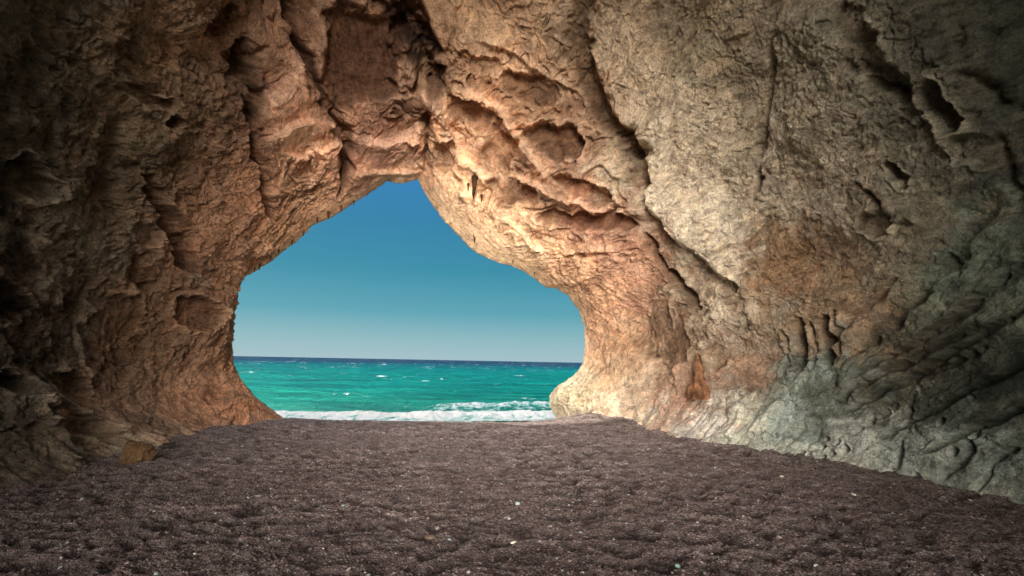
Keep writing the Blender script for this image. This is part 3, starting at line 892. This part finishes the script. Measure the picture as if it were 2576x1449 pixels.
def beach_material():
    m, nt, b = new_mat('pebble_beach')
    tc = N(nt, 'ShaderNodeTexCoord').outputs['Object']
    def noise(scale, detail=5, rough=.6):
        n = N(nt, 'ShaderNodeTexNoise'); n.inputs['Scale'].default_value = scale; n.inputs['Detail'].default_value = detail
        n.inputs['Roughness'].default_value = rough; L(nt, tc, n.inputs['Vector']); return n.outputs[0]
    vo = N(nt, 'ShaderNodeTexVoronoi', feature='F1'); vo.inputs['Scale'].default_value = 42; L(nt, tc, vo.inputs['Vector'])
    sep = N(nt, 'ShaderNodeSeparateColor'); L(nt, vo.outputs['Color'], sep.inputs[0])
    stone = ramp(nt, sep.outputs[0], [(0, (.085,.066,.062)), (.35, (.130,.102,.095)), (.65, (.170,.136,.126)), (.90, (.22,.18,.167)), (.98, (.28,.25,.23)), (1, (.36,.34,.32))])
    big = ramp(nt, noise(.8, 5, .6), [(.3, (.75,.72,.70)), (.7, (1.25,1.22,1.2))])
    c = mixc(nt, 1.0, stone, big, 'MULTIPLY')
    fine = ramp(nt, noise(9, 6, .7), [(.3, (.6,.58,.56)), (.5, (1,1,1)), (.72, (1.35,1.32,1.3))])
    c = mixc(nt, 1.0, c, fine, 'MULTIPLY')
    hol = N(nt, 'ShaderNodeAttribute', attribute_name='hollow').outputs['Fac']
    c = mixc(nt, 1.0, c, ramp(nt, hol, [(0, (1.42,1.42,1.42)), (.35, (.95,.94,.94)), (.9, (.42,.40,.40))]), 'MULTIPLY')  # shade of the dimples painted into the gravel colour
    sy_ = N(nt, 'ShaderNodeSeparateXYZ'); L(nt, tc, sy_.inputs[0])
    light_falloff = mathn(nt, 'ADD', mathn(nt, 'DIVIDE', sy_.outputs['Y'], 24.0), mathn(nt, 'MULTIPLY', mathn(nt, 'SUBTRACT', noise(.35, 4, .6), .5), .3))
    c = mixc(nt, 1.0, c, ramp(nt, light_falloff, [(.24, (.50,.46,.47)), (.42, (.92,.92,.92)), (.80, (1.78,1.84,1.86))]), 'MULTIPLY')  # light falloff towards the camera painted into the gravel colour
    # paler, pinker gravel lower on the slope to the sea
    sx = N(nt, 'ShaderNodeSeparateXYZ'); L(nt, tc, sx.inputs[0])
    seaward = ramp(nt, mathn(nt, 'DIVIDE', sx.outputs['Z'], -5.0), [(.50, (1.0,1.0,1.0)), (.56, (1.2,1.1,1.05)), (.66, (2.3,1.9,1.7))])
    c = mixc(nt, 1.0, c, seaward, 'MULTIPLY')
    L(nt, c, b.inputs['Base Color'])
    b.inputs['Roughness'].default_value = .85
    b.inputs['Specular IOR Level'].default_value = .25
    hgt = mathn(nt, 'SUBTRACT', 1.0, vo.outputs['Distance'])
    bp = N(nt, 'ShaderNodeBump'); bp.inputs['Strength'].default_value = 1.0; bp.inputs['Distance'].default_value = .02
    L(nt, hgt, bp.inputs['Height'])
    bp2 = N(nt, 'ShaderNodeBump'); bp2.inputs['Strength'].default_value = .8; bp2.inputs['Distance'].default_value = .06
    L(nt, noise(11, 6, .7), bp2.inputs['Height']); L(nt, bp.outputs[0], bp2.inputs['Normal'])
    L(nt, bp2.outputs[0], b.inputs['Normal'])
    return m
BEACH = beach_material()
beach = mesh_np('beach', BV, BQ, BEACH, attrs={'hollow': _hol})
tag(beach, 'dark brown pebble beach trodden into dimples', 'beach', kind='structure')

# unseen pale sand added behind the camera to bounce sunlight into the cave
def sand_material():
    m, nt, b = new_mat('bounce_sand')
    tc = N(nt, 'ShaderNodeTexCoord').outputs['Object']
    n = N(nt, 'ShaderNodeTexNoise'); n.inputs['Scale'].default_value = 3; n.inputs['Detail'].default_value = 8; L(nt, tc, n.inputs['Vector'])
    L(nt, ramp(nt, n.outputs[0], [(.3, (.42,.34,.25)), (.7, (.60,.50,.38))]), b.inputs['Base Color'])
    b.inputs['Roughness'].default_value = .9
    return m
xs = np.linspace(-80, 80, 90); yy = np.linspace(-120, 3.6, 90)
x, y = grid_xy(xs, yy)
zz = FLOOR - .10 + 1.9*np.exp(-((y + 7.0)/3.2)**2) + .1*np.sin(x*.2)*np.cos(y*.17)*sstep(4, -6, y)  # hump added out of view to shade the near beach
sand = mesh_np('sand', np.stack([x, y, zz], 1), grid_q(len(xs), len(yy)), sand_material())
tag(sand, 'added unseen pale sand behind the cave to bounce sunlight', 'sand', kind='structure')

# ------------------------------------------------------------------ pebbles lying on the beach
ICO_V = []
g = (1 + 5**.5)/2
for a, b_ in ((1, g), (-1, g), (1, -g), (-1, -g)):
    ICO_V += [(0, a, b_), (a, b_, 0), (b_, 0, a)]
ICO_V = np.array(ICO_V, np.float32); ICO_V /= np.linalg.norm(ICO_V[0])
import itertools
ICO_F = []
for t in itertools.combinations(range(12), 3):
    d = [np.linalg.norm(ICO_V[t[i]] - ICO_V[t[j]]) for i, j in ((0,1),(1,2),(0,2))]
    if max(d) < 1.1:
        a, b_, c = t
        if np.dot(np.cross(ICO_V[b_]-ICO_V[a], ICO_V[c]-ICO_V[a]), ICO_V[a]) < 0: b_, c = c, b_
        ICO_F.append((a, b_, c))
ICO_F = np.array(ICO_F)
rng = np.random.default_rng(5)
def scatter(n, y0, y1, s0, s1):
    yv = y0 + (y1 - y0)*rng.random(n)**1.5
    xv = (rng.random(n)*2 - 1)*np.minimum(yv*1.1 + 1, 11)
    s = s0 + (s1 - s0)*rng.random(n)**3.2
    return xv, yv, s
parts_ = [scatter(60000, 5.6, 12, .007, .030), scatter(26000, 9, 21, .012, .034)]
xv = np.concatenate([p_[0] for p_ in parts_]); yv = np.concatenate([p_[1] for p_ in parts_]); sv = np.concatenate([p_[2] for p_ in parts_])
zv = floor_z(xv, yv) + beach_relief(xv, yv)
npb = len(xv)
sc3 = np.stack([sv*rng.uniform(.8, 1.5, npb), sv*rng.uniform(.7, 1.2, npb), sv*rng.uniform(.4, .75, npb)], 1)
an = rng.uniform(0, 2*np.pi, npb); ca, sa = np.cos(an), np.sin(an)
base = ICO_V[None]*(1 + .22*rng.standard_normal((npb, 12, 1)))*sc3[:, None, :]
vx = base[..., 0]*ca[:, None] - base[..., 1]*sa[:, None]; vy = base[..., 0]*sa[:, None] + base[..., 1]*ca[:, None]
tl = rng.normal(0, .3, npb)[:, None]
vz = base[..., 2] + vx*tl
PV = np.stack([vx + xv[:, None], vy + yv[:, None], vz + zv[:, None] + (sc3[:, 2]*.25)[:, None]], -1).reshape(-1, 3)
PF = (ICO_F[None] + 12*np.arange(npb)[:, None, None]).reshape(-1, 3)
shade = rng.random(npb)
pal = np.array([lin(70,54,50), lin(92,72,66), lin(110,90,82), lin(84,60,54), lin(128,112,102), lin(96,92,84), lin(150,140,128), lin(188,184,170), lin(140,150,140)])
wts = np.array([.24,.22,.16,.18,.1,.06,.02,.006,.008]); wts /= wts.sum()
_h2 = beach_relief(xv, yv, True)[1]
pc = pal[rng.choice(len(pal), npb, p=wts)]*rng.uniform(.7, 1.3, (npb, 1))*((1.2 - .8*np.clip(_h2, 0, 1))*(.62 + .6*sstep(6, 17, yv)))[:, None]*np.array([.98, .97, 1.03])  # dimple shade and near falloff painted into the pebble tints too
def pebble_material():
    m, nt, b = new_mat('pebble_stone')
    c = N(nt, 'ShaderNodeAttribute', attribute_name='tint').outputs['Color']
    tc = N(nt, 'ShaderNodeTexCoord').outputs['Object']
    n = N(nt, 'ShaderNodeTexNoise'); n.inputs['Scale'].default_value = 70; n.inputs['Detail'].default_value = 4; L(nt, tc, n.inputs['Vector'])
    c = mixc(nt, .8, c, ramp(nt, n.outputs[0], [(.3, (.6,.6,.6)), (.7, (1.35,1.35,1.35))]), 'MULTIPLY')
    L(nt, c, b.inputs['Base Color']); b.inputs['Roughness'].default_value = .7
    b.inputs['Specular IOR Level'].default_value = .35
    return m
PEB = pebble_material()
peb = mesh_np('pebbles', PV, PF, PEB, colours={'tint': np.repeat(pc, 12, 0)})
tag(peb, 'small mixed pebbles strewn over the dark beach', 'pebbles', kind='stuff')

# ------------------------------------------------------------------ single stones
def stone(name, label, cat, px, py, size, colour, seed, group=None, mat=None, res=24, rough=.18, sink=.35, ang=0.0):
    d = bearing(px, py)
    t = FLOOR/d.z
    c = d*t
    zf = float((floor_z(np.array([c.x]), np.array([c.y])) + beach_relief(np.array([c.x]), np.array([c.y])))[0])
    c = Vector((c.x, c.y, zf))
    V, F = [], []
    nu, nv_ = res*2, res
    for i in range(nv_+1):
        th = math.pi*i/nv_
        for j in range(nu):
            a = 2*math.pi*j/nu
            V.append((math.sin(th)*math.cos(a), math.sin(th)*math.sin(a), math.cos(th)))
    V = np.array(V, np.float32)
    r = 1 + rough*1.6*fbm(V*1.1 + seed*7.7, 2, 600+seed) + rough*.5*fbm(V*3.5 + seed, 3, 640+seed)
    # facets: cut by random planes
    rr = np.random.default_rng(seed)
    for k in range(int(14*rough/.18) if rough > .1 else 4):
        n = rr.normal(size=3); n /= np.linalg.norm(n)
        lim = rr.uniform(.72, .95)
        dd = (V*r[:, None]) @ n
        over = dd > lim
        r[over] *= (lim/dd[over])**.85
    V = V*r[:, None]*np.array(size)
    ca_, sa_ = math.cos(ang), math.sin(ang)
    V = np.stack([V[:, 0]*ca_ - V[:, 1]*sa_, V[:, 0]*sa_ + V[:, 1]*ca_, V[:, 2] + size[2]*(1 - 2*sink)], 1)
    for i in range(nv_):
        for j in range(nu):
            F.append((i*nu+j, (i+1)*nu+j, (i+1)*nu+(j+1) % nu, i*nu+(j+1) % nu))
    o = mesh_np(name, V, np.array(F), mat or PEB, None, attrs={'cavity': np.full(len(V), .45)}, colours={'tint': np.tile(np.array(colour), (len(V), 1))})
    o.location = c
    tag(o, label, cat, group)
    return o

stone('boulder', 'brown angular boulder lying at the foot of the left cave wall', 'boulder', 346, 1160, (.44, .34, .31), lin(122,94,64), 3, mat=ROCK, res=72, rough=.34, sink=.22, ang=.3)
G = 'larger stones lying among the pebbles'
for i, (lb, x, y, s, c) in enumerate([
    ('flat brown oval stone low in the middle foreground of the beach', 1083, 1347, (.085,.06,.035), lin(98,78,64)),
    ('pale sliver of stone in the middle foreground right of the brown oval stone', 1292, 1363, (.055,.03,.02), lin(196,196,176)),
    ('pale greenish stone nearest the bottom edge right of centre', 1705, 1412, (.045,.04,.028), lin(140,168,148)),
    ('small pale stone alone on the left middle of the beach', 790, 1254, (.05,.035,.025), lin(150,160,150)),
    ('flat greyish stone on the left of the beach below the cave mouth corner', 652, 1249, (.075,.04,.02), lin(128,130,112)),
    ('pale stone nearest the brown boulder at the left wall', 392, 1218, (.06,.035,.025), lin(134,134,112)),
    ('white flat stone near the foot of the right wall', 2147, 1243, (.07,.04,.025), lin(200,198,180)),
    ('white round pebble farther up beside the right wall', 1966, 1200, (.05,.045,.03), lin(190,186,168)),
    ('pale green upright stone in the centre of the beach', 1302, 1272, (.05,.04,.04), lin(150,168,150)),
    ('rounded grey pink stone in the right foreground', 1960, 1352, (.05,.045,.032), lin(150,128,118)),
    ('grey round stone in the left foreground', 1100, 1318, (.045,.04,.03), lin(130,122,112))]):
    stone('stone', lb, 'stone', x, y, s, c, 20+i, G, res=10, rough=.10, sink=.3, ang=i*.8)

# ------------------------------------------------------------------ sea
def sea_height(x, y):
    p = np.stack([x*.9, y, 0*x], 1).astype(np.float32)
    far = np.clip((y - 30)/60, 0, 1)
    z = fbm(p*np.array([.09, .22, 1]), 4, 301)*.30*(.35 + .65*far) + (ridged(p*np.array([.25, .7, 1]) + 4, 3, 305) - .6)*.10
    return z
def shore(x): return 31.2 + .5*np.sin(x*.22 + .8) + .06*x + 1.1*np.sin(x*.09)
ysea = np.concatenate([np.linspace(26, 60, 420)[:-1], np.geomspace(60, 400, 300)[:-1], np.geomspace(400, 50000, 60)])
xn = np.linspace(-1, 1, 700)
hw = ysea*1.0 + 30
Xs = xn[None, :]*hw[:, None]; Ys = np.repeat(ysea[:, None], len(xn), 1)
x, y = Xs.ravel(), Ys.ravel()
fade = np.clip((y - shore(x))/6, 0, 1)
z = SEA + sea_height(x, y)*fade*np.clip(600/y, 0, 1) 
def water_material():
    m, nt, b = new_mat('sea_water')
    tc = N(nt, 'ShaderNodeTexCoord').outputs['Object']
    sx = N(nt, 'ShaderNodeSeparateXYZ'); L(nt, tc, sx.inputs[0])
    def noise(scale, sc3, detail=5, rough=.6, dist=0):
        mp = N(nt, 'ShaderNodeMapping'); mp.inputs['Scale'].default_value = sc3; L(nt, tc, mp.inputs['Vector'])
        n = N(nt, 'ShaderNodeTexNoise'); n.inputs['Scale'].default_value = scale; n.inputs['Detail'].default_value = detail
        n.inputs['Roughness'].default_value = rough; n.inputs['Distortion'].default_value = dist; L(nt, mp.outputs[0], n.inputs['Vector']); return n.outputs[0]
    # log distance so the bands of depth can be set: 30 m .. 1000 m
    lg = mathn(nt, 'LOGARITHM', mathn(nt, 'MAXIMUM', sx.outputs['Y'], 1.0), 10.0)
    lg = mathn(nt, 'ADD', lg, mathn(nt, 'MULTIPLY', mathn(nt, 'SUBTRACT', noise(.02, (.5, 1.5, 1)), .5), .35))
    f = mathn(nt, 'DIVIDE', mathn(nt, 'SUBTRACT', lg, 1.45), 1.85, True)
    col = ramp(nt, f, [(0, (.060,.32,.24)), (.08, (.010,.23,.165)), (.20, (.002,.162,.130)), (.36, (.002,.150,.124)), (.48, (.002,.12,.115)), (.60, (.003,.070,.090)), (.70, (.003,.020,.050)), (1, (.003,.016,.044))])
    swell = ramp(nt, noise(1, (.06, .30, 1), 6, .65, .3), [(.34, (.35,.50,.55)), (.5, (1,1,1)), (.64, (1.9,1.45,1.35))])
    c = mixc(nt, .9, col, swell, 'MULTIPLY')
    # whitecaps
    w = noise(1, (.16, .55, 1), 7, .68, .4)
    w2 = noise(1, (.02, .05, 1), 3, .5)
    wm = mathn(nt, 'ADD', w, mathn(nt, 'MULTIPLY', mathn(nt, 'SUBTRACT', w2, .5), .25))
    cap = ramp(nt, wm, [(.66, (0,0,0)), (.685, (1,1,1))])
    near = ramp(nt, mathn(nt, 'DIVIDE', sx.outputs['Y'], 200.0), [(.17, (0,0,0)), (.24, (1,1,1))])
    cap = mathn(nt, 'MULTIPLY', cap, near)
    # far flecks, wider so that they still show near the horizon
    w3 = noise(1, (.16, .035, 1), 6, .72)
    far = ramp(nt, mathn(nt, 'DIVIDE', sx.outputs['Y'], 600.0), [(.3, (0,0,0)), (.6, (1,1,1))])
    cap3 = mathn(nt, 'MULTIPLY', ramp(nt, w3, [(.62, (0,0,0)), (.65, (1,1,1))]), far)
    cap = mathn(nt, 'MAXIMUM', cap, cap3)
    c = mixc(nt, cap, c, (.8, .85, .85, 1))
    L(nt, c, b.inputs['Base Color'])
    b.inputs['IOR'].default_value = 1.33
    b.inputs['Specular IOR Level'].default_value = .10
    L(nt, mathn(nt, 'ADD', .35, mathn(nt, 'MULTIPLY', cap, .5)), b.inputs['Roughness'])
    bp = N(nt, 'ShaderNodeBump'); bp.inputs['Strength'].default_value = .9; bp.inputs['Distance'].default_value = .5
    L(nt, noise(1, (.5, 1.6, 1), 7, .65, .2), bp.inputs['Height']); L(nt, bp.outputs[0], b.inputs['Normal'])
    return m
sea = mesh_np('sea', np.stack([x, y, z], 1), grid_q(len(xn), len(ysea)), water_material())
tag(sea, 'turquoise wind-ruffled sea darkening to navy at the horizon', 'sea', kind='structure')

# surf: foam sheets rolling onto the beach
def foam_material():
    m, nt, b = new_mat('sea_foam')
    tc = N(nt, 'ShaderNodeTexCoord').outputs['Object']
    n = N(nt, 'ShaderNodeTexNoise'); n.inputs['Scale'].default_value = 1.0; n.inputs['Detail'].default_value = 9; n.inputs['Roughness'].default_value = .75; n.inputs['Distortion'].default_value = .8
    mp = N(nt, 'ShaderNodeMapping'); mp.inputs['Scale'].default_value = (1.6, 1.0, 1); L(nt, tc, mp.inputs['Vector']); L(nt, mp.outputs[0], n.inputs['Vector'])
    dens = N(nt, 'ShaderNodeAttribute', attribute_name='foam').outputs['Fac']
    mask = mathn(nt, 'ADD', mathn(nt, 'MULTIPLY', dens, 1.0), mathn(nt, 'MULTIPLY', mathn(nt, 'SUBTRACT', n.outputs[0], .5), 2.6))
    fac = ramp(nt, mask, [(.34, (0,0,0)), (.72, (1,1,1))])
    c = mixc(nt, fac, (.04, .34, .27, 1), (.70, .70, .67, 1))
    L(nt, c, b.inputs['Base Color']); b.inputs['Roughness'].default_value = .6
    b.inputs['Specular IOR Level'].default_value = .2
    bp = N(nt, 'ShaderNodeBump'); bp.inputs['Strength'].default_value = .8; bp.inputs['Distance'].default_value = .25
    L(nt, n.outputs[0], bp.inputs['Height']); L(nt, bp.outputs[0], b.inputs['Normal'])
    tr = N(nt, 'ShaderNodeBsdfTransparent'); mx = N(nt, 'ShaderNodeMixShader')
    al = ramp(nt, mask, [(.12, (0,0,0)), (.45, (1,1,1))])
    L(nt, al, mx.inputs[0]); L(nt, tr.outputs[0], mx.inputs[1]); L(nt, b.outputs[0], mx.inputs[2])
    L(nt, mx.outputs[0], nt.nodes['Material Output'].inputs['Surface'])
    return m
xs = np.linspace(-22, 14, 560); ts = np.linspace(0, 1, 260)
X, Tt = np.meshgrid(xs, ts); x = X.ravel(); t = Tt.ravel()
y = shore(x) - 3.0 + t*18
p = np.stack([x, y, 0*x], 1).astype(np.float32)
nb = fbm(p*.5, 4, 401)
roll = np.exp(-((y - shore(x) - 1.9 + .5*nb)/.8)**2)
wgt = sstep(-7.5, -4.0, x)*sstep(16, 9, x)
roll2 = np.exp(-((y - shore(x) - 9.5 - .8*nb)/1.3)**2)*wgt
z = SEA + .07 + roll*.30*(1 + .5*nb) + roll2*.22*(1 + .5*nb) + sea_height(x, y)*np.clip((y - shore(x))/6, 0, 1) + .05*fbm(p*2.5, 3, 405)
lap = np.clip(shore(x) - y, 0, 3)
z += lap*.05
foam = sstep(-2.2, -1.4, y - shore(x) + .5*nb)*sstep(3.9, 2.0, y - shore(x) + 1.3*nb) * (.62 + .35*np.clip(roll, 0, 1))
foam2 = sstep(4.0, 6.5, y - shore(x) + nb)*sstep(11.4, 10.2, y - shore(x) + 1.2*nb)*wgt*(.38 + .26*roll2)
foam = np.maximum(foam, foam2)
surf = mesh_np('surf', np.stack([x, y, z], 1), grid_q(len(xs), len(ts)), foam_material(), attrs={'foam': foam})
tag(surf, 'white surf breaking along the edge of the beach', 'surf', kind='structure')

# ------------------------------------------------------------------ light
SUN_E, SUN_A = R(50), R(-66)              # height, bearing from the view axis (left of it)
sd = bpy.data.lights.new('sun', 'SUN'); sd.energy = 4.5; sd.angle = R(.5); sd.color = (1, .93, .82)
so = bpy.data.objects.new('sun', sd); COL.objects.link(so)
to_sun = Vector((math.sin(SUN_A)*math.cos(SUN_E), math.cos(SUN_A)*math.cos(SUN_E), math.sin(SUN_E)))
so.rotation_euler = to_sun.to_track_quat('Z', 'Y').to_euler()
so.location = to_sun*60

w = bpy.data.worlds.new('World'); C.world = w; w.use_nodes = True
nt = w.node_tree
for n in list(nt.nodes): nt.nodes.remove(n)
wo = nt.nodes.new('ShaderNodeOutputWorld')
sky = nt.nodes.new('ShaderNodeTexSky'); sky.sky_type = 'NISHITA'; sky.sun_disc = False
sky.sun_elevation = SUN_E; sky.sun_rotation = SUN_A
tc = nt.nodes.new('ShaderNodeTexCoord').outputs['Generated']
sx = nt.nodes.new('ShaderNodeSeparateXYZ'); L(nt, tc, sx.inputs[0])
grad = ramp(nt, mathn(nt, 'MAXIMUM', sx.outputs['Z'], 0.0), [(0, tuple(lin(166,196,206))), (.035, tuple(lin(142,186,196))), (.09, tuple(lin(84,162,180))), (.17, tuple(lin(44,140,166))), (.26, tuple(lin(38,128,168))), (.36, tuple(lin(44,128,186))), (.6, tuple(lin(40,110,180)))])
bg = nt.nodes.new('ShaderNodeBackground'); bg.inputs['Strength'].default_value = .06
L(nt, sky.outputs[0], bg.inputs['Color'])
bg2 = nt.nodes.new('ShaderNodeBackground'); bg2.inputs['Strength'].default_value = 1.08
L(nt, grad, bg2.inputs['Color'])
mx = nt.nodes.new('ShaderNodeMixShader'); mx.inputs[0].default_value = .85
L(nt, bg.outputs[0], mx.inputs[1]); L(nt, bg2.outputs[0], mx.inputs[2])
# warm glow added behind the camera, standing in for reflected daylight
dp = nt.nodes.new('ShaderNodeVectorMath'); dp.operation = 'DOT_PRODUCT'
L(nt, tc, dp.inputs[0]); dp.inputs[1].default_value = Vector((-.01, -.97, .085)).normalized()
lobe0 = mathn(nt, 'MAXIMUM', dp.outputs['Value'], 0.0)
lobe = mathn(nt, 'ADD', mathn(nt, 'MULTIPLY', mathn(nt, 'POWER', lobe0, 18.0), 60.0), mathn(nt, 'MULTIPLY', mathn(nt, 'POWER', lobe0, 2.5), .6))
bg3 = nt.nodes.new('ShaderNodeBackground'); bg3.inputs['Color'].default_value = (1, .95, .88, 1)
L(nt, lobe, bg3.inputs['Strength'])
ad = nt.nodes.new('ShaderNodeAddShader'); L(nt, mx.outputs[0], ad.inputs[0]); L(nt, bg3.outputs[0], ad.inputs[1])
L(nt, ad.outputs[0], wo.inputs['Surface'])

C.view_settings.view_transform = 'Standard'; C.view_settings.look = 'None'; C.view_settings.exposure = 0
C.cycles.max_bounces = 6; C.cycles.diffuse_bounces = 4; C.cycles.transparent_max_bounces = 8
C.cycles.use_denoising = True
C.render.resolution_x = 1024; C.render.resolution_y = 576
